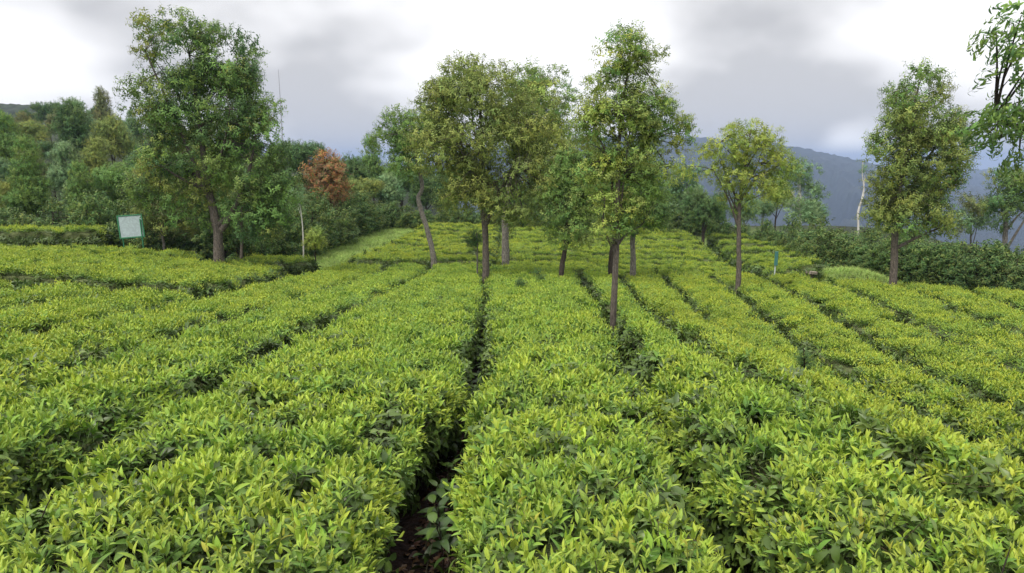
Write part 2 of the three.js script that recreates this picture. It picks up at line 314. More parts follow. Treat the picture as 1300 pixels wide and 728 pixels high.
  // the flushes nearest the eye are picked out leaf by leaf
  if (near) {
    cand.sort((a, b) => a[1].clone().add(org).distanceToSquared(EYE) - b[1].clone().add(org).distanceToSquared(EYE));
    cand.forEach((rec, i) => {
      if (i >= near) { single.add(...rec); return; }
      const s = new THREE.Group(), v = rec[0] % SHOOTS.length, m = NEAR_LEAF[i % NEAR_LEAF.length]; s.name = 'shoot'; s.position.copy(rec[1]); s.quaternion.copy(rec[2]); s.scale.setScalar(rec[3]); o.add(s);
      for (const g of SHOOT_LEAVES[v]) part('leaf', g, m, s);
      part('stem', SHOOT_STEM, m, s);
    });
    for (let i = 0; i < 16; i++) {          // bare prunings and plucked stalks on the table
      const p = lerp(Math.max(p0, 2), Math.min(p1, 5.5), R()), a = surf(p, (R() * 2 - 1) * 0.85, 0.03).sub(org), b = a.clone().add(V((R() - 0.5) * 0.28, 0.05 + 0.06 * R(), (R() - 0.5) * 0.28)), mm = a.clone().lerp(b, 0.5).add(V(0, 0.02 * R(), 0));
      part('twig', taper([a, mm, b], [0.0035, 0.003, 0.0018], 4, 5), M.wood, o);
    }
    // stems at the foot of the bushes
    for (let i = 0; i < 26; i++) {
      const pp = lerp(p0 + 0.5, Math.min(p1, p0 + 6), R()), sd = R() < 0.5 ? -1 : 1, [X, D] = map(pp, sd * (0.55 + 0.12 * R())), [X2, D2] = map(pp + (R() - 0.5) * 0.3, sd * (0.78 + 0.1 * R()));
      const a = gp(X, D, -0.03).sub(org), b = gp(X2, D2, 0.55 + 0.15 * R()).sub(org), mm = a.clone().lerp(b, 0.5).add(V((R() - 0.5) * 0.08, 0, (R() - 0.5) * 0.08));
      part('branch', taper([a, mm, b], [0.02, 0.014, 0.007], 6, 5), M.wood, o);
    }
  }
  far.build('young_foliage', o, 'stuff'); middle.build('young_foliage', o, 'stuff'); close.build('young_foliage', o, 'stuff'); single.build('young_foliage', o, 'stuff'); old.build('mature_foliage', o, 'stuff');
  return o;
}
// a tapered, slightly crooked tube through points
function taper(pts, rad, seg, radial, wob = 0, flare = 0) {
  const cv = new THREE.CatmullRomCurve3(pts), p = [], nn = [], uv = [], ix = [], fr = cv.computeFrenetFrames(seg, false), L = cv.getLength(), c = V(0, 0, 0);
  for (let i = 0; i <= seg; i++) {
    const t = i / seg, k = t * (rad.length - 1), a = Math.min(rad.length - 2, k | 0), r = lerp(rad[a], rad[a + 1], k - a);
    cv.getPointAt(t, c);
    for (let j = 0; j <= radial; j++) {
      const th = j / radial * 2 * Math.PI, x = Math.cos(th), y = Math.sin(th), rr = r * (1 + flare * Math.exp(-t * L * 4)) * (1 + wob * N3(c.x * 3 + x, c.y * 3, c.z * 3 + y));
      const nx = fr.normals[i].x * x + fr.binormals[i].x * y, ny = fr.normals[i].y * x + fr.binormals[i].y * y, nz = fr.normals[i].z * x + fr.binormals[i].z * y;
      p.push(c.x + nx * rr, c.y + ny * rr, c.z + nz * rr); nn.push(nx, ny, nz); uv.push(j / radial, t * L / 1.2);
      if (i && j) { const b = i * (radial + 1) + j; ix.push(b, b - 1, b - radial - 1, b - 1, b - radial - 2, b - radial - 1); }
    }
  }
  const g = new THREE.BufferGeometry(); g.setAttribute('position', new THREE.Float32BufferAttribute(p, 3)); g.setAttribute('normal', new THREE.Float32BufferAttribute(nn, 3)); g.setAttribute('uv', new THREE.Float32BufferAttribute(uv, 2)); g.setIndex(ix); return g;
}
const poly = (pts) => (D) => { let k = 0; while (k < pts.length - 2 && D > pts[k + 1][1]) k++; const t = (D - pts[k][1]) / (pts[k + 1][1] - pts[k][1]); return lerp(pts[k][0], pts[k + 1][0], t); };
// furrows between the rows: [X, D] down the slope, and how wide they stand open
const FURROWS = [
  [[[-13.6, 4], [-15, 16]], 0.10], [[[-11.6, 4], [-12.6, 16]], 0.12], [[[-9.7, 3], [-10.4, 16]], 0.10], [[[-7.9, 2.5], [-8.6, 16]], 0.10], [[[-6.2, 2], [-6.9, 16], [-7.4, 28]], 0.13], [[[-4.5, 1.5], [-4.75, 10], [-5.3, 28]], 0.17],
  [[[-2.85, 1], [-2.92, 5], [-3.1, 9], [-3.5, 28]], 0.27], [[[-0.42, 1], [-0.47, 4.2], [-0.38, 6.5], [-0.55, 13], [-1.2, 28]], 0.35], [[[1.0, 1], [1.12, 3.9], [1.7, 10.5], [2.75, 28]], 0.2],
  [[[2.6, 1], [2.55, 4.5], [2.3, 7.8], [2.75, 14], [4.5, 28]], 0.26], [[[3.9, 2], [3.75, 7], [4.1, 13], [6.3, 28]], 0.27], [[[5.2, 3], [5.2, 7], [5.7, 13], [8.2, 28]], 0.27], [[[6.6, 4], [6.7, 8], [7.5, 14], [10.2, 28]], 0.27],
  [[[8.1, 5], [8.3, 9], [9.3, 15], [12.3, 28]], 0.27], [[[9.7, 6], [10.0, 10], [11.3, 16], [14.4, 28]], 0.27], [[[11.4, 8], [12.0, 12], [13.5, 18], [16.6, 28]], 0.27], [[[13.2, 10], [14.2, 14], [15.8, 20], [18.8, 28]], 0.25], [[[15.2, 12], [16.5, 16], [18.6, 22], [21, 28]], 0.25]];
const furrow = FURROWS.map(([pts, w], i) => { const f = poly(pts); return { x: (D) => f(D) + 0.05 * N2(D * 0.5, i * 9) + 0.03 * N2(D * 1.7, i * 5), w: (D) => Math.max(0.02, w * (1 + (i === 7 ? 0.28 : i > 8 ? 0.3 : 0.6) * N2(D * (i === 7 ? 0.8 : 0.42), i * 7 + 3)) * (i === 7 ? 1.1 - 0.45 * ss(4.6, 5.6, D) - 0.4 * ss(11, 14, D) + 0.45 * (1 - ss(3.4, 4.8, D)) : i > 9 ? 0.98 : i === 8 || i === 9 ? 1.5 - 0.9 * ss(3.8, 5.2, D) + 0.75 * ss(5, 9, D) : i === 6 ? 1.0 + 0.75 * (1 - ss(4.5, 7, D)) - 0.5 * ss(12, 18, D) : 1.35)) }; });
const ROWS = [
  [0, 4.5, 14.2, 0, 'tea row among bushes that run up to the left block, outermost under the hillside wood'], [1, 4, 14.3, 0, 'tea row among bushes that run up to the left block, third from the leaning gap'], [2, 3, 14.6, 0, 'tea row with closed yellow-green top ending at the bare brown patch'],
  [3, 2.4, 15.0, 0, 'tea row ending at the dark cross gap in front of the two-stemmed tree block'], [4, 1.8, 29.0, 0, 'tea row running from the dark-leaved corner to the foot of the grass strip'], [5, 1.3, 29.6, 40, 'tea row between two half-closed furrows, beside the widest bush table'],
  [6, 1.15, 29.8, 60, 'widest tea table, across the open earth furrow from the thin tall tree'], [7, 1.15, 28, 60, 'tea row between the open earth furrow and the thin tall tree'], [8, 1.2, 27.5, 60, 'tea row with large green leaves beside the thin tall tree, next to the drop'],
  [9, 2.6, 28, 0, 'first tea row below the drop beyond the thin tall tree'], [10, 3.4, 27.9, 0, 'second tea row below the drop, with a dark furrow on both sides'], [11, 4.4, 27.6, 0, 'third tea row below the drop, ending near the slender yellow-green tree'], [12, 5.4, 26.6, 0, 'fourth tea row below the drop, ending at the grass patch with the concrete marker'],
  [13, 6.5, 24.8, 0, 'fifth tea row below the drop, ending at the edge of the grass patch'], [14, 8.4, 23.6, 0, 'tea row passing the narrow tree by the coffee shrubs on its inner side'], [15, 10.4, 21.8, 0, 'tea row passing the narrow tree by the coffee shrubs on its outer side'], [16, 12.4, 20.2, 0, 'outermost tea row along the foot of the coffee shrubs']];
for (const [i, p0, p1, near, label] of ROWS) {
  const a = furrow[i], b = furrow[i + 1];
  hedge({ map: (D, q) => { const l = a.x(D) + a.w(D) / 2, r = b.x(D) - b.w(D) / 2; return [lerp(l, r, (q + 1) / 2), D]; }, p0, p1, near, label, dry: i > 8 ? 0.42 : i < 5 ? 0.3 : 0.06 });
}
// contour rows: they run across, [X0, D0] to [X1, D1], width, height
function contour(X0, D0, X1, D1, w, h, label, o = {}) {
  const dx = X1 - X0, dd = D1 - D0, L = Math.hypot(dx, dd), ux = dx / L, ud = dd / L, sd = hedgeSeed;
  return hedge({ map: (p, q) => { const c = 0.14 * N2(p * 0.35, sd * 3.7), e = w / 2 * q * (1 + 0.08 * N2(p * 1.3, sd)); return [X0 + ux * p - ud * (e + c), D0 + ud * p + ux * (e + c)]; }, p0: 0, p1: L, h, label, group: o.group, dry: 0.34, ...o });
}
const leftRow = 'tea row across the block round the large bushy two-stemmed tree', g1 = 'tea rows across the block round the bushy tree';
contour(-26, 15.0, -7.6, 16.6, 1.3, 0.95, 'tea row facing the dark cross gap, foremost of the bushy tree block', { group: g1 });
contour(-26, 16.9, -7.7, 18.6, 1.6, 0.9, leftRow, { group: g1 }); contour(-26, 18.8, -7.9, 20.6, 1.6, 0.88, leftRow, { group: g1 }); contour(-27, 20.7, -8.1, 22.6, 1.6, 0.88, leftRow, { group: g1 }); contour(-28, 22.5, -8.4, 24.4, 1.5, 0.88, leftRow, { group: g1 });
contour(-28, 24.2, -12.2, 26.0, 1.4, 0.9, leftRow, { group: g1 });
contour(-10.4, 25.6, -8.7, 28.4, 1.5, 0.95, 'short tea bush block beside the bushy tree trunk at the grass edge', { group: g1 });
contour(-24.5, 27.4, -17.2, 28.6, 1.6, 1.65, 'tall untrimmed tea hedge standing alone before the hillside wood', { group: 'tea hedges at the wood', sides: 1.8 });
// the terraces beyond
const g2 = 'tea terraces beside the grass strip', g3 = 'tea terraces beyond the middle trees', g4 = 'terrace hedges by the coffee shrubs';
contour(-7.4, 30.9, -1.0, 31.2, 1.0, 0.95, 'dark-fronted tea hedge at the near edge of the terraces by the grass strip', { group: g2, sides: 2 });
for (let k = 0; k < 9; k++) contour(-7.3 + k * 0.15, 32.7 + k * 1.85, -0.95, 33.0 + k * 1.85, 1.2, 0.8, 'low yellowish tea row on the terraces between grass strip and pale cut trunk', { group: g2, dry: 0.6 });
for (let k = 0; k < 10; k++) contour(-0.5 + 0.05 * k, 29.1 + k * 1.95, 10 + 0.25 * k, 28.7 + k * 2.1, 1.18, 0.82, 'low tea row on the terraces beyond the middle trees', { group: g3, dry: k > 3 ? 0.45 : 0.34 });
for (let k = 0; k < 7; k++) contour(10.7 + 0.35 * k, 28.4 + k * 2.5, 12.8 + 0.95 * k, 28.2 + k * 2.6, 1.1, 0.9, 'short terrace tea hedge with dark twiggy front by the slender yellow-green tree', { group: g4, sides: 1.6 });

// ---------------------------------------------------------------- trees
function sprigGeo(R, { n = 9, len = 0.09, wid = 0.36, segs = 2, droop = 0.4, twig = 0.24, cols }) {
  const L = [];
  const st = new THREE.CylinderGeometry(0.002, 0.005, twig, 3, 1, true).translate(0, twig / 2, 0); const a = new Float32Array(st.attributes.position.count * 3); for (let i = 0; i < a.length; i += 3) a.set([0.12, 0.1, 0.06], i); st.setAttribute('color', new THREE.BufferAttribute(a, 3)); L.push(st);
  for (let i = 0; i < n; i++) { const t = 0.25 + 0.75 * i / (n - 1), l = len * (0.75 + 0.5 * R()); L.push(put(leafGeo(l, l * wid, 0.2, droop + 0.6 * R(), segs, cols[R() * cols.length | 0]), V(0, twig * t, 0), i * 2.4 + R(), lerp(0.3, 0.9, t) - droop + (R() - 0.5) * 0.7, (R() - 0.5) * 0.8)); }
  return mergeGeometries(L);
}
const Rs = rng(900);
const FOL = {
  camphor: [[0.193, 0.324, 0.069], [0.238, 0.371, 0.081], [0.141, 0.259, 0.063]],
  olive: [[0.275, 0.345, 0.08], [0.22, 0.295, 0.07], [0.335, 0.39, 0.098]],
  lime: [[0.37, 0.47, 0.09], [0.31, 0.42, 0.08], [0.42, 0.49, 0.11]],
  dark: [[0.108, 0.206, 0.063], [0.141, 0.245, 0.069], [0.085, 0.165, 0.055]],
  red: [[0.408, 0.199, 0.098], [0.340, 0.218, 0.098], [0.227, 0.265, 0.086]],
  brown: [[0.261, 0.271, 0.098], [0.205, 0.259, 0.086], [0.193, 0.206, 0.086]],
  grey: [[0.227, 0.358, 0.149], [0.176, 0.298, 0.127], [0.272, 0.398, 0.184]],
};
const clumpOf = (R, f, n, flat = 0.62) => mergeGeometries(Array.from({ length: n }, () => {   // a leafy branch end of unit radius 0.4 m
  const d = V(R() * 2 - 1, R() * 2 - 1, R() * 2 - 1).normalize(), r = 0.4 * Math.pow(R(), 0.45), k = 0.8 + 0.4 * R(), g = f();
  g.applyQuaternion(orient(d.clone().add(V(0, 0.3, 0)).normalize(), R() * 6.28, 0.5, R)).translate(d.x * r, d.y * r * flat, d.z * r);
  const c = g.attributes.color; for (let j = 0; j < c.array.length; j++) c.array[j] *= k; return g;
}));
const KIND = {};
for (const k of Object.keys(FOL)) KIND[k] = Array.from({ length: 3 }, () => clumpOf(Rs, () => sprigGeo(Rs, { cols: FOL[k], n: 9, len: 0.095, wid: 0.4 }), 32));
const BIGLEAF = Array.from({ length: 3 }, () => sprigGeo(Rs, { cols: FOL.dark.concat(FOL.camphor), n: 11, len: 0.13, wid: 0.3, segs: 5, droop: 1.0, twig: 0.36 }));
const COFFEE = Array.from({ length: 3 }, () => clumpOf(Rs, () => sprigGeo(Rs, { cols: [[0.06, 0.125, 0.032], [0.09, 0.17, 0.04], [0.14, 0.225, 0.05], [0.2, 0.26, 0.065]], n: 9, len: 0.15, wid: 0.4, segs: 2, droop: 0.7, twig: 0.3 }), 16, 0.8));
let treeSeed = 2000;
// lobes: [x, y, z, rx, ry, rz] about the base; trunk: points about the base
function tree({ name = 'tree', label, category = 'tree', base, trunk, r, bark = M.bark, lobes, sprigs = KIND.camphor, clumps = 90, per = 34, cr = 0.42, s = 1, limbs = 9, limbFrom = 0.35, droop = 0.15, group, seg = 16, extra = [], hue = 0.12, single = false }) {
  const R = rng(treeSeed++), o = thing(name, label, category, base, group);
  part('trunk', taper(trunk, r, seg * 2, 11, 0.22, 0.7), bark, o);
  for (const e of extra) part('trunk', taper(e[0], e[1], 12, 8, 0.15), bark, o);
  const cv = new THREE.CatmullRomCurve3(trunk), vol = lobes.map((l) => l[3] * l[4] * l[5]), tot = vol.reduce((a, b) => a + b, 0), cs = [];
  lobes.forEach((l, i) => {
    const n = Math.max(2, Math.round(clumps * vol[i] / tot));
    for (let k = 0; k < n; k++) {
      const d = V(R() * 2 - 1, R() * 2 - 1, R() * 2 - 1); if (d.lengthSq() > 1) { k--; continue; }
      const len = d.length(); d.multiplyScalar(Math.pow(len, 0.55) / Math.max(len, 0.01) * 0.98);
      cs.push({ p: V(l[0] + d.x * l[3], l[1] + d.y * l[4], l[2] + d.z * l[5]), out: V(d.x, d.y + 0.25, d.z), r: cr * (0.75 + 0.5 * R()), k: 0.86 + 0.28 * R(), y: (R() - 0.5) * 2 * hue });
    }
  });
  // limbs, each with the twigs that carry its clumps
  const ends = [];
  for (let i = 0; i < limbs; i++) {
    const c = cs[(i * 7919 + (R() * cs.length | 0)) % cs.length]; if (!c) break;
    let t = Math.min(0.95, limbFrom + (1 - limbFrom) * (i + R() * 0.6) / limbs); const e = c.p.clone(), reach = 0.35 * Math.hypot(e.x, e.z); while (t > limbFrom && cv.getPointAt(t).y > e.y - reach) t -= 0.04;
    const a = cv.getPointAt(t);
    const m = a.clone().lerp(e, 0.5).add(V((R() - 0.5) * 0.3, 0.12 * a.distanceTo(e) * (R() - 0.2), (R() - 0.5) * 0.3)), kk = t * (r.length - 1), ri = Math.min(r.length - 2, kk | 0), rt = lerp(r[ri], r[ri + 1], kk - ri) * 0.62;
    ends.push({ cv: new THREE.CatmullRomCurve3([a, m, e]), g: [taper([a, m, e], [rt, rt * 0.6, rt * 0.25], 9, 6, 0.1)], rt });
  }
  const pt = V(0, 0, 0);
  for (const c of cs) {
    let best = null, bd = 1e9, bt = 0; for (const l of ends) for (const t of [0.35, 0.6, 0.85, 1]) { const d = l.cv.getPoint(t, pt).distanceTo(c.p); if (d < bd) { bd = d; best = l; bt = t; } }
    const tt = [0.55, 0.7, 0.85, 0.97]; let top = null; for (const t of tt) { const d = cv.getPointAt(t, pt).distanceTo(c.p) * 1.15; if (d < bd) { bd = d; top = t; } }
    const a = top ? cv.getPointAt(top) : best ? best.cv.getPoint(bt) : cv.getPointAt(1), m = a.clone().lerp(c.p, 0.55).add(V((R() - 0.5) * 0.15, 0.08 * bd, (R() - 0.5) * 0.15));
    const w = Math.min(0.03, 0.008 + 0.008 * bd); (top || !best ? (ends[0] || (ends[0] = { g: [], cv })) : best).g.push(taper([a, m, c.p], [w, w * 0.7, w * 0.3], 4, 4));
  }
  for (const l of ends) if (l.g.length) part('limb', mergeGeometries(l.g), bark, o);
  const sc = new Scatter(sprigs, M.crown);
  if (single) for (const c of cs) for (let i = 0; i < per; i++) {
    const d = V(R() * 2 - 1, R() * 2 - 1, R() * 2 - 1).normalize(), rr = c.r * Math.pow(R(), 0.45), pos = c.p.clone().add(V(d.x * rr, d.y * rr * 0.62, d.z * rr));
    const dir = d.clone().multiplyScalar(0.8).add(c.out.clone().multiplyScalar(0.5)).add(V(0, 0.35 - droop, 0)).normalize(), k = c.k * (0.85 + 0.3 * R()), y = c.y + 0.12 * (R() - 0.5);
    sc.add(R() * 30 | 0, pos, orient(dir, R() * 6.283, 0.5, R), s * (0.75 + 0.5 * R()), col(k * (1 + y), k, k * (1 - y)));
  } else for (const c of cs) sc.add(R() * 30 | 0, c.p, orient(V(c.out.x * 0.3, 1, c.out.z * 0.3).normalize(), R() * 6.283, 0.5, R), V(1, 0.9 + 0.25 * R(), 1).multiplyScalar(s * c.r / 0.42), col(c.k * (1 + c.y), c.k, c.k * (1 - c.y)));
  sc.build('crown', o, 'stuff');
  return o;
}
// lobes measured as [px, py, rx, ry] at the tree's own distance, with a depth of their own
function measured(base, D, list, depth = 0.85) {
  const R = rng(list.length * 31 + (list[0][0] | 0));
  return list.map(([px, py, rx, ry, dz]) => { const p = at(px, py, D).sub(base), k = D / FPX; return [p.x, p.y, (dz ?? (R() - 0.5) * rx * 0.5 * k * 1.2), rx * k, ry * k, Math.max(rx, ry * 0.6) * k * depth]; });
}
const stemOf = (base, D, list) => [V(0, -0.15, 0), ...list.map(([px, py, dz = 0]) => { const p = at(px, py, D).sub(base); p.z += dz; return p; })];
function photoTree(o) {
  const X = at(o.foot[0], o.foot[1], o.D).x, base = gp(X, o.D);
  return tree({ ...o, base, trunk: stemOf(base, o.D, o.stem), lobes: measured(base, o.D, o.crown), extra: (o.more || []).map(([l, r]) => [l.map(([px, py, dz = 0]) => { const p = at(px, py, o.D).sub(base); p.z += dz; return p; }), r]) });
}
photoTree({ foot: [278, 332], D: 24.3, label: 'large bushy tree with a thick forked trunk among the tea rows beside the signboard', r: [0.2, 0.17, 0.13, 0.09, 0.05, 0.02], stem: [[278, 330], [276, 295], [262, 235, -0.1], [252, 150, 0], [240, 60, 0.1]],
  more: [[[[276, 300], [292, 275], [318, 225, 0.3], [330, 170, 0.4]], [0.12, 0.1, 0.06, 0.02]], [[[306, 328], [307, 300], [312, 262, 0.4]], [0.055, 0.05, 0.03]]],
  crown: [[232, 58, 42, 38], [285, 75, 42, 38], [212, 125, 46, 42], [270, 135, 62, 52], [318, 135, 30, 52], [196, 185, 26, 38], [245, 205, 52, 42], [322, 195, 44, 52], [300, 265, 48, 40], [345, 250, 24, 46], [205, 235, 40, 36], [238, 268, 26, 26], [352, 215, 20, 36], [335, 285, 34, 24]],
  clumps: 285, per: 46, cr: 0.42, limbs: 14, limbFrom: 0.3, sprigs: [KIND.camphor[0], KIND.dark[1], KIND.olive[0], KIND.camphor[1]], s: 1.08 });
photoTree({ foot: [617, 350], D: 24.2, label: 'broad olive-green tree whose stems fan out above a slim brown trunk, mid-field', r: [0.125, 0.11, 0.095, 0.06, 0.02], stem: [[617, 348], [616, 300], [612, 240], [611, 170, 0.1], [608, 100, 0.1]], bark: M.bark,
  more: [[[[617, 285], [632, 250, 0.2], [655, 200, 0.4], [665, 150, 0.5]], [0.09, 0.07, 0.05, 0.02]], [[[616, 268], [598, 228, -0.3], [578, 180, -0.4]], [0.07, 0.05, 0.02]]],
  crown: [[595, 112, 48, 32], [565, 140, 36, 34], [630, 130, 46, 40], [668, 165, 42, 42], [560, 190, 34, 30], [610, 185, 52, 36], [665, 220, 38, 34], [590, 232, 42, 26], [690, 190, 24, 36], [640, 245, 36, 22], [702, 235, 22, 34], [660, 262, 38, 18], [572, 250, 26, 18], [545, 165, 22, 26]],
  clumps: 240, per: 42, cr: 0.4, limbs: 14, limbFrom: 0.4, sprigs: KIND.olive, s: 1.08 });
photoTree({ foot: [642, 340], D: 29.5, label: 'tree with a straight pale grey trunk standing behind the broad olive-green tree', r: [0.16, 0.15, 0.13, 0.09, 0.03], stem: [[642, 335], [642, 268], [650, 220], [672, 150, 0.2], [685, 105, 0.2]], bark: M.barkPale,
  crown: [[688, 105, 34, 22], [668, 130, 34, 30], [704, 130, 26, 22], [690, 165, 36, 34], [715, 190, 24, 34]], clumps: 80, per: 36, cr: 0.45, limbs: 8, limbFrom: 0.5, sprigs: [KIND.olive[0], KIND.camphor[1], KIND.lime[0]], s: 1.08 });
photoTree({ foot: [552, 332], D: 30, label: 'crooked pale leaning trunk with a loose leafy crown by the grass strip terraces', r: [0.14, 0.12, 0.105, 0.095, 0.06, 0.02], stem: [[550, 325], [541, 288], [533, 262], [531, 250], [536, 240, 0], [528, 200, 0.2], [520, 160, 0.3]], bark: M.barkPale,
  crown: [[515, 158, 26, 18], [500, 178, 20, 18], [525, 190, 26, 24], [545, 165, 26, 24], [512, 215, 18, 14]], clumps: 60, per: 32, cr: 0.42, limbs: 7, limbFrom: 0.7, sprigs: KIND.camphor, s: 1.08 });
photoTree({ foot: [780, 402], D: 11.9, label: 'tall thin tree with a narrow airy crown rising from a furrow between tea rows', r: [0.058, 0.052, 0.048, 0.038, 0.024, 0.01], stem: [[779, 398], [782, 330], [784, 260], [786, 180], [797, 90], [803, 45]], bark: M.bark,
  crown: [[802, 58, 22, 24], [782, 78, 22, 20], [824, 84, 18, 20], [798, 100, 26, 22], [768, 122, 28, 26], [820, 138, 32, 28], [850, 165, 24, 22], [758, 165, 24, 24], [795, 160, 30, 26], [800, 200, 38, 28], [768, 225, 28, 24], [828, 230, 24, 22], [785, 262, 32, 22], [806, 285, 22, 18], [766, 290, 18, 18]],
  clumps: 165, per: 26, cr: 0.2, limbs: 18, limbFrom: 0.3, sprigs: [KIND.lime[0], KIND.camphor[1], KIND.olive[0]], s: 1.08 });
photoTree({ foot: [714, 352], D: 22.5, label: 'small leaning dark-stemmed tree with a low crown between the two taller middle trees', r: [0.09, 0.08, 0.06, 0.02], stem: [[713, 345], [718, 312], [722, 270], [735, 200]], bark: M.barkDark,
  crown: [[728, 285, 32, 26], [722, 245, 30, 30], [745, 262, 24, 34], [738, 205, 30, 34], [752, 230, 22, 32], [712, 290, 16, 20]], clumps: 105, per: 36, cr: 0.34, limbs: 9, limbFrom: 0.35, sprigs: [KIND.camphor[2], KIND.olive[1], KIND.camphor[0]], s: 1.08 });
photoTree({ foot: [803, 336], D: 27, label: 'small tree with a short whitish trunk behind the tall thin tree', r: [0.12, 0.11, 0.08, 0.03], stem: [[804, 330], [803, 306], [806, 285], [815, 235]], bark: M.barkPale,
  crown: [[815, 270, 28, 32], [800, 250, 24, 28], [830, 252, 16, 30], [812, 222, 26, 26]], clumps: 90, per: 36, cr: 0.36, limbs: 7, limbFrom: 0.5, sprigs: [KIND.camphor[2], KIND.dark[1], KIND.camphor[1]], s: 1.08 });
photoTree({ foot: [775, 350], D: 25, label: 'reddish-brown bare trunk close behind the tall thin tree', r: [0.09, 0.085, 0.07, 0.04], stem: [[776, 325], [779, 300], [781, 270], [786, 235]], bark: M.barkDark, crown: [[786, 235, 24, 20], [775, 215, 22, 20]], clumps: 30, per: 34, cr: 0.36, limbs: 4, limbFrom: 0.7, sprigs: KIND.camphor, s: 1.08 });
photoTree({ foot: [937, 359], D: 22.3, label: 'slender tree with a thin yellow-green layered crown near the teal marker post', r: [0.085, 0.08, 0.065, 0.045, 0.015], stem: [[938, 350], [938, 300], [940, 250], [946, 205, 0.1], [952, 165, 0.1]], bark: M.bark,
  more: [[[[940, 262], [926, 225, -0.2], [915, 190, -0.3]], [0.045, 0.03, 0.012]], [[[940, 255], [960, 225, 0.2], [985, 210, 0.3]], [0.05, 0.035, 0.012]]],
  crown: [[945, 176, 34, 15], [918, 195, 26, 18], [965, 196, 30, 18], [930, 220, 24, 14], [985, 218, 26, 16], [975, 238, 22, 12], [945, 232, 30, 13], [935, 258, 20, 10], [905, 215, 16, 10], [880, 214, 16, 7]], clumps: 74, per: 26, cr: 0.3, limbs: 11, limbFrom: 0.45, sprigs: KIND.lime, s: 1.08, droop: 0.05 });
photoTree({ foot: [1133, 370], D: 22.6, label: 'tall narrow tree with a dense crown at the foot of the coffee shrubs', r: [0.12, 0.11, 0.09, 0.07, 0.02], stem: [[1134, 362], [1136, 310], [1140, 260], [1150, 180, 0.1], [1163, 105, 0.2]], bark: M.bark,
  crown: [[1165, 115, 32, 24], [1150, 140, 30, 26], [1188, 160, 38, 26], [1135, 180, 28, 30], [1175, 200, 42, 32], [1205, 185, 22, 26], [1145, 232, 38, 28], [1190, 240, 30, 34], [1160, 275, 46, 28], [1120, 262, 18, 30], [1195, 285, 16, 20]],
  clumps: 190, per: 38, cr: 0.36, limbs: 13, limbFrom: 0.3, sprigs: [KIND.camphor[0], KIND.olive[0], KIND.olive[1]], s: 1.08 });
// tree beside the field: only its hanging twigs reach into the picture
{
  const base = gp(5.6, 5.4), D = 5.2, lob = measured(base, D, [[1318, 15, 30, 24], [1312, 55, 26, 24], [1326, 100, 34, 26], [1300, 135, 24, 18], [1318, 150, 34, 32], [1284, 160, 14, 16], [1304, 190, 22, 18], [1350, 60, 46, 60], [1375, 140, 46, 60]], 1.0);
  tree({ label: 'overhanging tree with long drooping dark leaves at the field edge', base, trunk: [V(0, -0.2, 0), V(0, 1.4, 0), V(-0.2, 2.8, -0.1), V(-0.5, 4.0, -0.1), V(-0.9, 4.9, 0)], r: [0.14, 0.12, 0.1, 0.06, 0.02], lobes: [...lob, [-0.6, 4.8, 0, 0.9, 0.5, 0.9], [0.2, 4.5, 0, 0.9, 0.6, 0.9]], sprigs: BIGLEAF, clumps: 100, per: 14, cr: 0.18, limbs: 9, limbFrom: 0.5, droop: 1.15, s: 0.38, bark: M.barkDark, single: true });
}
// further trees
const far1 = 'trees along the far edge of the field';
photoTree({ foot: [207, 318], D: 29, label: 'thin-stemmed olive tree beside the signboard before the wood', r: [0.06, 0.055, 0.04, 0.015], stem: [[208, 312], [206, 296], [208, 265], [206, 230]], bark: M.barkPale, crown: [[195, 235, 28, 22], [222, 245, 26, 24], [205, 268, 30, 22], [230, 278, 20, 18]], clumps: 70, per: 30, cr: 0.42, limbs: 7, limbFrom: 0.4, sprigs: [KIND.olive[0], KIND.brown[1], KIND.olive[2]], s: 1.08 });
photoTree({ foot: [414, 312], D: 44, label: 'tree with rust-red new leaves over its crown behind the dark shrub row', r: [0.16, 0.14, 0.1, 0.03], stem: [[414, 285], [415, 260], [414, 230], [414, 200]], bark: M.barkDark, crown: [[413, 204, 9, 13], [405, 222, 11, 15], [424, 222, 11, 15], [414, 240, 18, 17], [413, 260, 18, 15]], clumps: 120, per: 34, cr: 0.5, limbs: 8, limbFrom: 0.3, sprigs: [KIND.red[0], KIND.red[1], KIND.red[2]], s: 1.08, hue: 0.3 });
photoTree({ foot: [384, 322], D: 33, name: 'bare_stem', label: 'thin white bare stem beside the dark shrub row at the grass strip', r: [0.036, 0.033, 0.026, 0.015], stem: [[385, 312], [384, 290], [382, 270], [379, 250]], bark: M.barkWhite, crown: [[379, 252, 10, 8]], clumps: 8, per: 10, cr: 0.3, limbs: 2, limbFrom: 0.7, sprigs: KIND.grey, s: 1.08 });
photoTree({ foot: [400, 322], D: 32, name: 'shrub', category: 'shrub', label: 'small yellow-green shrub beside the thin white bare stem', r: [0.03, 0.025, 0.015], stem: [[400, 312], [401, 300], [400, 292]], bark: M.wood, crown: [[400, 303, 11, 10], [402, 294, 8, 6]], clumps: 22, per: 26, cr: 0.22, limbs: 4, limbFrom: 0.2, sprigs: KIND.lime, s: 1.08 });
photoTree({ foot: [606, 345], D: 25.5, name: 'sapling', category: 'sapling', label: 'thin pale sapling with one small dark tuft beside the broad olive-green tree', r: [0.035, 0.03, 0.02], stem: [[606, 338], [606, 310], [605, 296]], bark: M.barkPale, crown: [[604, 302, 7, 12]], clumps: 10, per: 22, cr: 0.2, limbs: 3, limbFrom: 0.6, sprigs: KIND.dark, s: 1.08 });
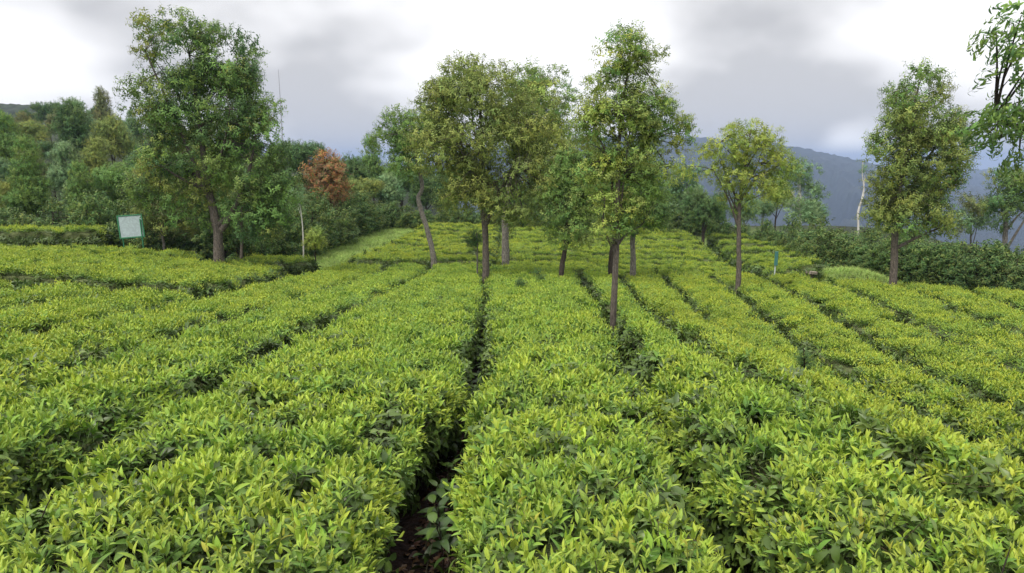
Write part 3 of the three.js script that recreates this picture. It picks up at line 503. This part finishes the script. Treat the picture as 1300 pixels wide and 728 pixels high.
for (const [px, py, top, D, label] of [[1021, 505, 438, 7.6, 'thin weedy sapling sticking up out of the tea row below the drop'], [660, 372, 352, 17.5, 'small dark sprout standing up behind the open earth furrow'], [685, 362, 343, 20, 'dark forked sprout between the broad tree and the small leaning tree']])
  photoTree({ foot: [px, py], D, name: 'weed_sapling', category: 'sapling', label, r: [0.012, 0.01, 0.005], stem: [[px, py], [px + 1, (py + top) / 2], [px - 1, top + 3]], bark: M.wood, crown: [[px, lerp(top, py, 0.2), 5, (py - top) * 0.22], [px + 2, lerp(top, py, 0.5), 7, (py - top) * 0.2]], clumps: 7, per: 1, cr: 0.09, limbs: 2, limbFrom: 0.4, sprigs: KIND.dark, s: 1 });
photoTree({ foot: [893, 305], D: 43, label: 'small dark tree standing on the far terraces', r: [0.1, 0.09, 0.06, 0.02], stem: [[893, 298], [893, 288], [894, 275], [895, 255]], bark: M.barkDark, crown: [[895, 268, 20, 15], [885, 256, 14, 12], [905, 258, 13, 13]], clumps: 50, per: 30, cr: 0.42, limbs: 6, limbFrom: 0.3, sprigs: KIND.dark, s: 1.08, group: far1 });
photoTree({ foot: [870, 300], D: 52, label: 'tall thin tree with a flat dark top on the far terraces', r: [0.09, 0.08, 0.05, 0.02], stem: [[872, 280], [870, 262], [872, 238], [873, 220]], bark: M.barkPale, crown: [[872, 219, 20, 7], [868, 240, 16, 12], [858, 262, 18, 14], [880, 268, 14, 12]], clumps: 60, per: 28, cr: 0.5, limbs: 7, limbFrom: 0.35, sprigs: [KIND.dark[0], KIND.grey[1], KIND.camphor[2]], s: 1.08, group: far1 });
photoTree({ foot: [1016, 300], D: 48, label: 'pale thin-trunked sparse tree rising from the coffee shrubs', r: [0.1, 0.09, 0.07, 0.03], stem: [[1016, 285], [1017, 262], [1016, 235], [1018, 212]], bark: M.barkWhite, crown: [[1020, 216, 18, 10], [1008, 232, 16, 9], [1028, 245, 14, 10], [1008, 262, 14, 10], [1026, 272, 14, 10]], clumps: 36, per: 16, cr: 0.5, limbs: 7, limbFrom: 0.4, sprigs: KIND.grey, s: 1.08 });
photoTree({ foot: [1090, 310], D: 40, name: 'dead_tree', category: 'dead tree', label: 'white leafless dead trunk with a kink above the coffee shrubs', r: [0.075, 0.07, 0.06, 0.055, 0.035, 0.02], stem: [[1090, 290], [1090, 268], [1096, 250], [1097, 238], [1095, 220], [1096, 206]], bark: M.barkWhite, crown: [[1096, 214, 3, 5]], clumps: 4, per: 1, cr: 0.15, limbs: 3, limbFrom: 0.6, sprigs: KIND.grey, s: 1.08 });
photoTree({ foot: [1234, 330], D: 36, label: 'sparse half-bare young tree standing up out of the coffee shrubs', r: [0.06, 0.05, 0.035, 0.015], stem: [[1233, 305], [1233, 290], [1236, 272], [1238, 252]], bark: M.barkPale, crown: [[1238, 262, 16, 10], [1228, 282, 14, 9], [1245, 278, 12, 9]], clumps: 22, per: 14, cr: 0.4, limbs: 6, limbFrom: 0.3, sprigs: [KIND.grey[0], KIND.brown[0], KIND.grey[2]], s: 1.08 });
photoTree({ foot: [1277, 340], D: 33, label: 'grey-stemmed tree with stacked flat tufts beyond the coffee shrubs', r: [0.13, 0.12, 0.09, 0.03], stem: [[1276, 310], [1277, 290], [1279, 260], [1286, 225]], bark: M.barkPale, crown: [[1285, 228, 26, 10], [1272, 262, 20, 12], [1300, 252, 24, 12], [1278, 284, 8, 7], [1310, 232, 24, 12]], clumps: 62, per: 30, cr: 0.4, limbs: 8, limbFrom: 0.35, sprigs: [KIND.dark[1], KIND.olive[1], KIND.camphor[2]], s: 1.08 });

// copies of a few grown trees make up the woods; each stands on its own
const woodland = {};
function proto(kind, bark, shape) {
  const k = kind + shape; if (woodland[k]) return woodland[k];
  const lob = shape === 'round' ? [[0, 4.6, 0, 1.9, 1.5, 1.9], [-0.9, 3.6, 0.4, 1.4, 1.1, 1.4], [1.0, 3.7, -0.3, 1.4, 1.2, 1.4], [0.1, 5.6, 0.1, 1.2, 0.9, 1.2]] : shape === 'tall' ? [[0, 6.4, 0, 1.0, 1.3, 1.0], [0.3, 4.8, 0.2, 1.3, 1.2, 1.3], [-0.3, 3.4, -0.2, 1.4, 1.0, 1.4]] : [[0, 5.3, 0, 2.3, 0.6, 2.3], [-1.0, 4.5, 0.5, 1.3, 0.6, 1.3], [0.9, 4.1, -0.2, 1.4, 0.6, 1.4]];
  const t = tree({ name: 'woodland_tree', label: 'x', base: V(0, 0, 0), trunk: [V(0, -0.4, 0), V(0.08, 1.4, 0), V(-0.06, 3, 0.1), V(0, shape === 'tall' ? 6.4 : 5, 0)], r: [0.16, 0.13, 0.09, 0.02], bark, lobes: lob, sprigs: KIND[kind], clumps: 80, per: 24, cr: 0.62, s: 1.1, limbs: 7, limbFrom: 0.35, seg: 8, hue: 0.15 });
  scene.remove(t); used.set('woodland_tree', (used.get('woodland_tree') || 1) - 1); woodland[k] = t; return t;
}
const wordOf = { camphor: 'mid-green', olive: 'olive', lime: 'yellow-green', dark: 'dark green', red: 'rust-tinged', brown: 'brownish', grey: 'grey-green' }, formOf = { round: 'round-crowned', tall: 'narrow upright', flat: 'flat-topped' };
function plantWood(X, D, s, kind, shape, where, group, yaw) {
  const t = proto(kind, kind === 'grey' ? M.barkPale : M.barkDark, shape).clone(); t.name = numbered('woodland_tree'); t.position.copy(gp(X, D)); t.rotation.y = yaw; t.scale.set(s, s * (0.85 + 0.5 * (yaw * 7.31 % 1)), s * (0.85 + 0.3 * (yaw * 3.77 % 1)));
  tag(t, `${wordOf[kind]} ${formOf[shape]} tree ${where}`, 'tree', group); scene.add(t); return t;
}
{
  const R = rng(31), kinds = ['camphor', 'dark', 'olive', 'camphor', 'dark', 'grey', 'brown', 'camphor'], shapes = ['round', 'tall', 'tall', 'flat', 'round'];
  const ranks = [[35, -34, -16, 2.2, 0.42], [39, -40, -13, 2.3, 0.5], [44, -46, -14.5, 2.7, 0.58], [51, -54, -13, 3.0, 0.64], [60, -64, -12, 3.4, 0.7], [74, -78, -14, 4.0, 0.68], [92, -98, -16, 4.6, 0.7], [118, -122, -20, 5.6, 0.72], [150, -150, -26, 7, 0.75]];
  for (const [D, a, b, st, s] of ranks) for (let X = a; X < b; X += st * (0.8 + 0.4 * R())) plantWood(X + (R() - 0.5), D + (R() - 0.5) * 4, s * (0.8 + 0.4 * R()) * lerp(1, 0.58, ss(-0.46, -0.3, X / D)), kinds[R() * 8 | 0], shapes[R() * 5 | 0], D < 42 ? 'at the foot of the hillside wood' : D < 66 ? 'halfway up the hillside wood' : 'on the upper slope of the hillside wood', 'hillside wood', R() * 6.28);
  for (let X = -13; X < 9; X += 1.9 * (0.8 + 0.4 * R())) { const D = 54 + R() * 6 + (X < -8 ? -2 : 0); plantWood(X, D, (X < -1 ? 0.62 : 0.5) * (0.75 + 0.5 * R()), ['camphor', 'dark', 'grey', 'olive'][R() * 4 | 0], shapes[R() * 5 | 0], 'in the line closing the far end of the terraces', 'tree line beyond the terraces', R() * 6.28); }
  for (let X = -14; X < 6; X += 2.6 * (0.8 + 0.4 * R())) plantWood(X, 64 + R() * 6, 0.8 * (0.8 + 0.4 * R()), ['camphor', 'dark', 'grey'][R() * 3 | 0], shapes[R() * 5 | 0], 'behind the line closing the terraces', 'tree line beyond the terraces', R() * 6.28);
  for (let X = 9; X < 24; X += 1.9 * (0.8 + 0.4 * R())) plantWood(X, 52 + R() * 5, 0.42 * (0.7 + 0.6 * R()), ['grey', 'camphor', 'dark', 'lime'][R() * 4 | 0], shapes[R() * 5 | 0], 'small against the blue mountain beyond the terraces', 'tree line beyond the terraces', R() * 6.28);
  plantWood(-19.2, 62, 0.92, 'dark', 'flat', 'standing above the rust-red tree', 'hillside wood', 1);
}
// coffee shrubs
const coffee = (() => {
  const out = [];
  for (let v = 0; v < 3; v++) {
    const R = rng(70 + v), lob = [[0, 0.95, 0, 0.75, 0.75, 0.75], [0.35, 0.7, 0.3, 0.6, 0.6, 0.6], [-0.4, 0.75, -0.2, 0.6, 0.62, 0.6], [0.05 * v, 1.5, 0.1, 0.5, 0.45, 0.5], [0, 0.35, 0, 0.8, 0.3, 0.8]];
    const t = tree({ name: 'coffee_shrub', label: 'x', base: V(0, 0, 0), trunk: [V(0, -0.2, 0), V(0.05, 0.5, 0), V(-0.03, 1.1, 0.03), V(0, 1.7, 0)], r: [0.05, 0.04, 0.03, 0.01], bark: M.wood, lobes: lob, sprigs: COFFEE, clumps: 40, per: 15, cr: 0.3, s: 1, limbs: 6, limbFrom: 0.15, seg: 6, hue: 0.15, droop: 0.35 });
    t.children.filter((c) => c.isInstancedMesh).forEach((c) => { c.name = 'foliage'; });
    scene.remove(t); out.push(t);
  }
  used.delete('coffee_shrub'); return out;
})();
function shrub(X, D, s, label, group, R) { const t = coffee[R() * 3 | 0].clone(); t.name = numbered('coffee_shrub'); t.position.copy(gp(X, D)); t.rotation.y = R() * 6.28; t.scale.set(s * (0.9 + 0.3 * R()), s * (0.85 + 0.3 * R()), s * (0.9 + 0.3 * R())); tag(t, label, 'shrub', group); scene.add(t); }
{
  const R = rng(5), lineL = poly([[-22, 29], [-13, 30.5], [-11.3, 34], [-10.6, 41], [-10, 49]]);
  for (let D = 31; D < 50; D += 0.85) shrub(poly([[-12.6, 30.5], [-11.4, 35], [-11, 42], [-10.2, 50]])(D) + (R() - 0.5) * 0.5, D, 1.15 + 0.35 * R(), 'dark glossy shrub in the row along the grass strip', 'dark shrubs along the grass strip', R);
  for (let D = 33; D < 50; D += 1.4) shrub(poly([[-15, 30.5], [-13.6, 35], [-13, 42], [-12.4, 50]])(D) + (R() - 0.5) * 0.8, D, 1.5 + 0.4 * R(), 'dark glossy shrub in the row along the grass strip', 'dark shrubs along the grass strip', R);
  for (let X = -27; X < -12.4; X += 0.95) shrub(X, 30.4 + (R() - 0.5) * 1.2 + (X + 12) * -0.03, 1.0 + 0.55 * R(), 'dark shrub at the foot of the hillside wood behind the signboard', 'shrubs at the foot of the wood', R);
  const rim = (X) => lerp(34, 21.2, ss(12, 21, X));
  for (let k = 0; k < 26; k++) { const X = lerp(15.4, 19.6, k / 25), D = lerp(33, 20.2, k / 25) + (R() - 0.5) * 0.6; shrub(X + (R() - 0.5) * 0.4, D + 1.0, 0.9 + 0.35 * R(), 'coffee shrub in the front rank below the narrow tree', 'coffee shrubs edging the field', R); }
  for (let k = 0; k < 24; k++) { const X = lerp(16.2, 22, k / 23), D = lerp(37, 22.4, k / 23); shrub(X + (R() - 0.5) * 0.6, D + (R() - 0.5), 1.05 + 0.35 * R(), 'taller coffee shrub in the rank behind the field edge', 'coffee shrubs edging the field', R); }
  for (let k = 0; k < 16; k++) { const X = lerp(15, 26, k / 15), D = lerp(44, 27, k / 15); shrub(X + (R() - 0.5), D + (R() - 0.5) * 2, 1.05 + 0.35 * R(), 'coffee shrub in the last rank against the blue mountain', 'coffee shrubs edging the field', R); }
  for (let X = -9.5; X < 16; X += 0.9) shrub(X, 51.5 + (R() - 0.5) * 1.6, 0.8 + 0.5 * R(), 'mixed bush in the line under the trees closing the terraces', 'bushes closing the terraces', R);
  for (const [px, D, s] of [[566, 50, 0.9], [582, 49.5, 0.8], [598, 50, 0.95], [575, 52, 1.0], [760, 50, 0.9], [790, 50, 0.8], [850, 47, 0.8], [990, 41, 0.9], [1008, 39, 1.0]]) shrub(at(px, 300, D).x, D, s, 'low shrub at the far end of the tea terraces', 'low shrubs at the far terrace end', R);
}

// ---------------------------------------------------------------- sign, post, marker, mast
const paint = (c, r = 0.5) => new THREE.MeshStandardMaterial({ color: c, roughness: r });
const bevelBox = (w, h, d, b = 0.006) => { const s = new THREE.Shape(); s.moveTo(-w / 2 + b, -h / 2 + b); s.lineTo(w / 2 - b, -h / 2 + b); s.lineTo(w / 2 - b, h / 2 - b); s.lineTo(-w / 2 + b, h / 2 - b); return new THREE.ExtrudeGeometry(s, { depth: d - 2 * b, bevelThickness: b, bevelSize: b, bevelSegments: 2 }).translate(0, 0, -d / 2 + b); };
{
  const D = 28.2, X = at(167, 290, D).x, o = thing('signboard', 'blank pale signboard in a green frame on two green posts before the wood', 'sign', gp(X, D)), green = paint(col(0.05, 0.24, 0.11), 0.45);
  const panelTex = dataTex(256, (u, v) => { const n = tile3(u, v, 1.3, 5), s = N2(u * 22, v * 1.2) * 0.5 + N2(u * 60, v * 2) * 0.3, k = 222 + 22 * n - 10 * Math.max(0, s); return [k * 0.96, k, k]; }, true);
  const c = at(167, 287.5, D).y - o.position.y, b = new THREE.Group(); b.name = 'board'; b.position.set(0, c, 0.05); b.rotation.set(-0.06, 0.22, 0.075); o.add(b);
  part('panel', bevelBox(0.86, 0.86, 0.02), new THREE.MeshStandardMaterial({ color: col(0.72, 0.8, 0.82), map: panelTex, roughness: 0.45 }), b);
  for (const s of [-1, 1]) { part('frame', bevelBox(0.05, 0.97, 0.05), green, b).position.set(s * 0.458, 0, 0.003); part('frame', bevelBox(0.86, 0.05, 0.046), green, b).position.set(0, s * 0.457, 0.003); }
  for (const s of [-1, 1]) { part('post', taper([V(s * 0.40, -0.2, 0), V(s * 0.405, c * 0.5, 0), V(s * 0.39 - 0.02, c + 0.3, 0)], [0.028, 0.028, 0.026], 6, 10), green, o); }
}
{
  const D = 27.5, p = gp(at(985, 330, D).x, D), o = thing('marker_post', 'narrow teal plate on a thin pale post at the grass patch', 'post', p), t = at(985, 319, D).y - p.y;
  part('post', taper([V(0, -0.2, 0), V(0, t * 0.5, 0), V(0, t - 0.02, 0)], [0.03, 0.03, 0.03], 4, 10), paint(col(0.6, 0.66, 0.64), 0.6), o);
  part('plate', bevelBox(0.14, 0.58, 0.03), paint(col(0.06, 0.2, 0.18), 0.7), o).position.set(0, t - 0.3, 0.05);
}
{
  const D = 27.6, p = gp(at(1031, 340, D).x, D), o = thing('concrete_marker', 'small pale concrete marker with a flat cap in the grass patch', 'marker', p), conc = new THREE.MeshStandardMaterial({ color: col(0.5, 0.45, 0.4), map: soilTex, roughness: 0.95 });
  part('shaft', new THREE.CylinderGeometry(0.08, 0.1, 0.62, 8).translate(0, 0.21, 0), new THREE.MeshStandardMaterial({ color: col(0.14, 0.12, 0.1), roughness: 0.95, map: soilTex }), o);
  const c = part('cap', bevelBox(0.36, 0.12, 0.3, 0.02), conc, o); c.position.set(0, 0.57, 0); c.rotation.set(0.05, 0.3, -0.12);
}
{
  const D = 210, X = at(355, 118, D).x, base = gp(X, D), o = thing('radio_mast', 'thin lattice radio mast rising above the hillside wood', 'mast', base), topY = at(353, 88, D).y - base.y, lean = at(353, 88, D).x - X, metal = paint(col(0.4, 0.41, 0.44), 0.6);
  for (let k = 0; k < 3; k++) { const a = k * 2.094; part('leg', taper([V(Math.cos(a) * 0.16, -0.5, Math.sin(a) * 0.16), V(Math.cos(a) * 0.12, topY * 0.5, Math.sin(a) * 0.12), V(lean * 0.2, topY - 2, 0)], [0.06, 0.055, 0.05], 8, 5), metal, o); }
  const br = []; for (let y = 0.5; y < topY - 4; y += 1.1) for (let k = 0; k < 3; k++) { const r = lerp(0.16, 0.06, y / topY), a = k * 2.094, b = a + 2.094; br.push(taper([V(Math.cos(a) * r, y, Math.sin(a) * r), V((Math.cos(a) + Math.cos(b)) * r / 2, y + 0.5, (Math.sin(a) + Math.sin(b)) * r / 2), V(Math.cos(b) * r, y + 1, Math.sin(b) * r)], [0.03, 0.03, 0.03], 2, 4)); }
  part('bracing', mergeGeometries(br), metal, o).userData.kind = 'stuff';
  part('aerial', taper([V(lean * 0.2, topY - 2.3, 0), V(lean * 0.2, topY - 1, 0), V(lean * 0.2, topY, 0)], [0.09, 0.07, 0.05], 3, 6), metal, o);
}

// ---------------------------------------------------------------- grass and litter
{
  const R = rng(61), blades = Array.from({ length: 3 }, () => mergeGeometries(Array.from({ length: 9 }, () => put(leafGeo(0.16 + 0.12 * R(), 0.009, 0.2, 0.5 + 0.9 * R(), 3, [[0.26, 0.44, 0.08], [0.31, 0.48, 0.095], [0.38, 0.47, 0.12]][R() * 3 | 0], 0.45), V((R() - 0.5) * 0.12, 0, (R() - 0.5) * 0.12), R() * 6.28, 1.1 + 0.3 * R()))));
  const area = [[(R) => { const D = 28.5 + R() * 24; return [lerp(poly([[-12.5, 27], [-11.6, 32], [-10.4, 42], [-9.4, 53]])(D), poly([[-8, 27], [-7.4, 31], [-7.4, 42], [-7.2, 53]])(D), R()), D]; }, 9000], [(R) => { const D = 25.6 + R() * 8.5; return [lerp(9.5, lerp(17.5, 15, (D - 25.6) / 8.5), R()), D]; }, 6500], [(R) => [lerp(-1.2, -0.3, R()), 31 + R() * 20], 800], [(R) => [lerp(9, 12, R()), 25.5 + R() * 3], 1200]];
  const sc = new Scatter(blades, M.grass);
  for (const [f, n] of area) for (let i = 0; i < n; i++) { const [X, D] = f(R), k = 0.8 + 0.35 * R() + 0.15 * N2(X * 0.8, D * 0.8); sc.add(R() * 30 | 0, gp(X, D, -0.01), orient(UP, R() * 6.28, 0.3, R), 0.8 + 0.6 * R(), col(k, k, k)); }
  const g = new THREE.Group(); g.name = 'grass'; g.userData.kind = 'stuff'; scene.add(g); sc.build('grass', g, 'stuff');
  // sprouts that grow in the open furrow
  const spots = [[-0.58, 2.95, 1.0]]; for (let D = 3.9; D < 13.5; D += 0.34 + 0.25 * R()) spots.push([furrow[7].x(D) + (R() - 0.5) * 0.16, D, 1.2 + 0.9 * R()]);
  for (const [X, D, sc] of spots) {
    const o = thing('tea_seedling', 'leafy tea seedling growing on the earth of the open furrow', 'seedling', gp(X, D), 'seedlings in the open furrow'), g = SPRIGS[(D * 10 | 0) % 4];
    part('stem', taper([V(0, -0.03, 0), V(0.02, 0.1, 0.01), V(0, 0.22 * sc, 0)], [0.006, 0.005, 0.003], 5, 5), M.wood, o);
    const f = part('foliage', g, M.mature, o); f.position.y = 0.14 * sc; f.scale.setScalar(sc * 0.85); f.userData.kind = 'stuff';
  }
  // dead leaves and prunings in the near furrows
  const dead = Array.from({ length: 3 }, () => leafGeo(0.08, 0.032, 0.4, 1.2 + R(), 4, [[0.16, 0.085, 0.045], [0.11, 0.055, 0.035], [0.2, 0.12, 0.06]][R() * 3 | 0]).translate(0, 0.012, 0)), ls = new Scatter(dead, M.mature);
  for (let i = 0; i < 2600; i++) { const f = [7, 7, 7, 6, 8, 9][R() * 6 | 0], D = 1.5 + 7 * R(), X = furrow[f].x(D) + (R() - 0.5) * 0.5, k = 0.7 + 0.6 * R(); ls.add(R() * 30 | 0, gp(X, D, 0.004), orient(UP, R() * 6.28, 0.5, R), 0.7 + 0.7 * R(), col(k, k, k)); }
  const l = new THREE.Group(); l.name = 'fallen_leaves'; l.userData.kind = 'stuff'; scene.add(l); ls.build('fallen_leaves', l, 'stuff');
}

// ---------------------------------------------------------------- render
const renderer = new THREE.WebGLRenderer({ antialias: true });
renderer.shadowMap.enabled = true;
renderer.toneMapping = THREE.LinearToneMapping;
renderer.toneMappingExposure = EXPOSURE;
renderer.render(scene, camera);
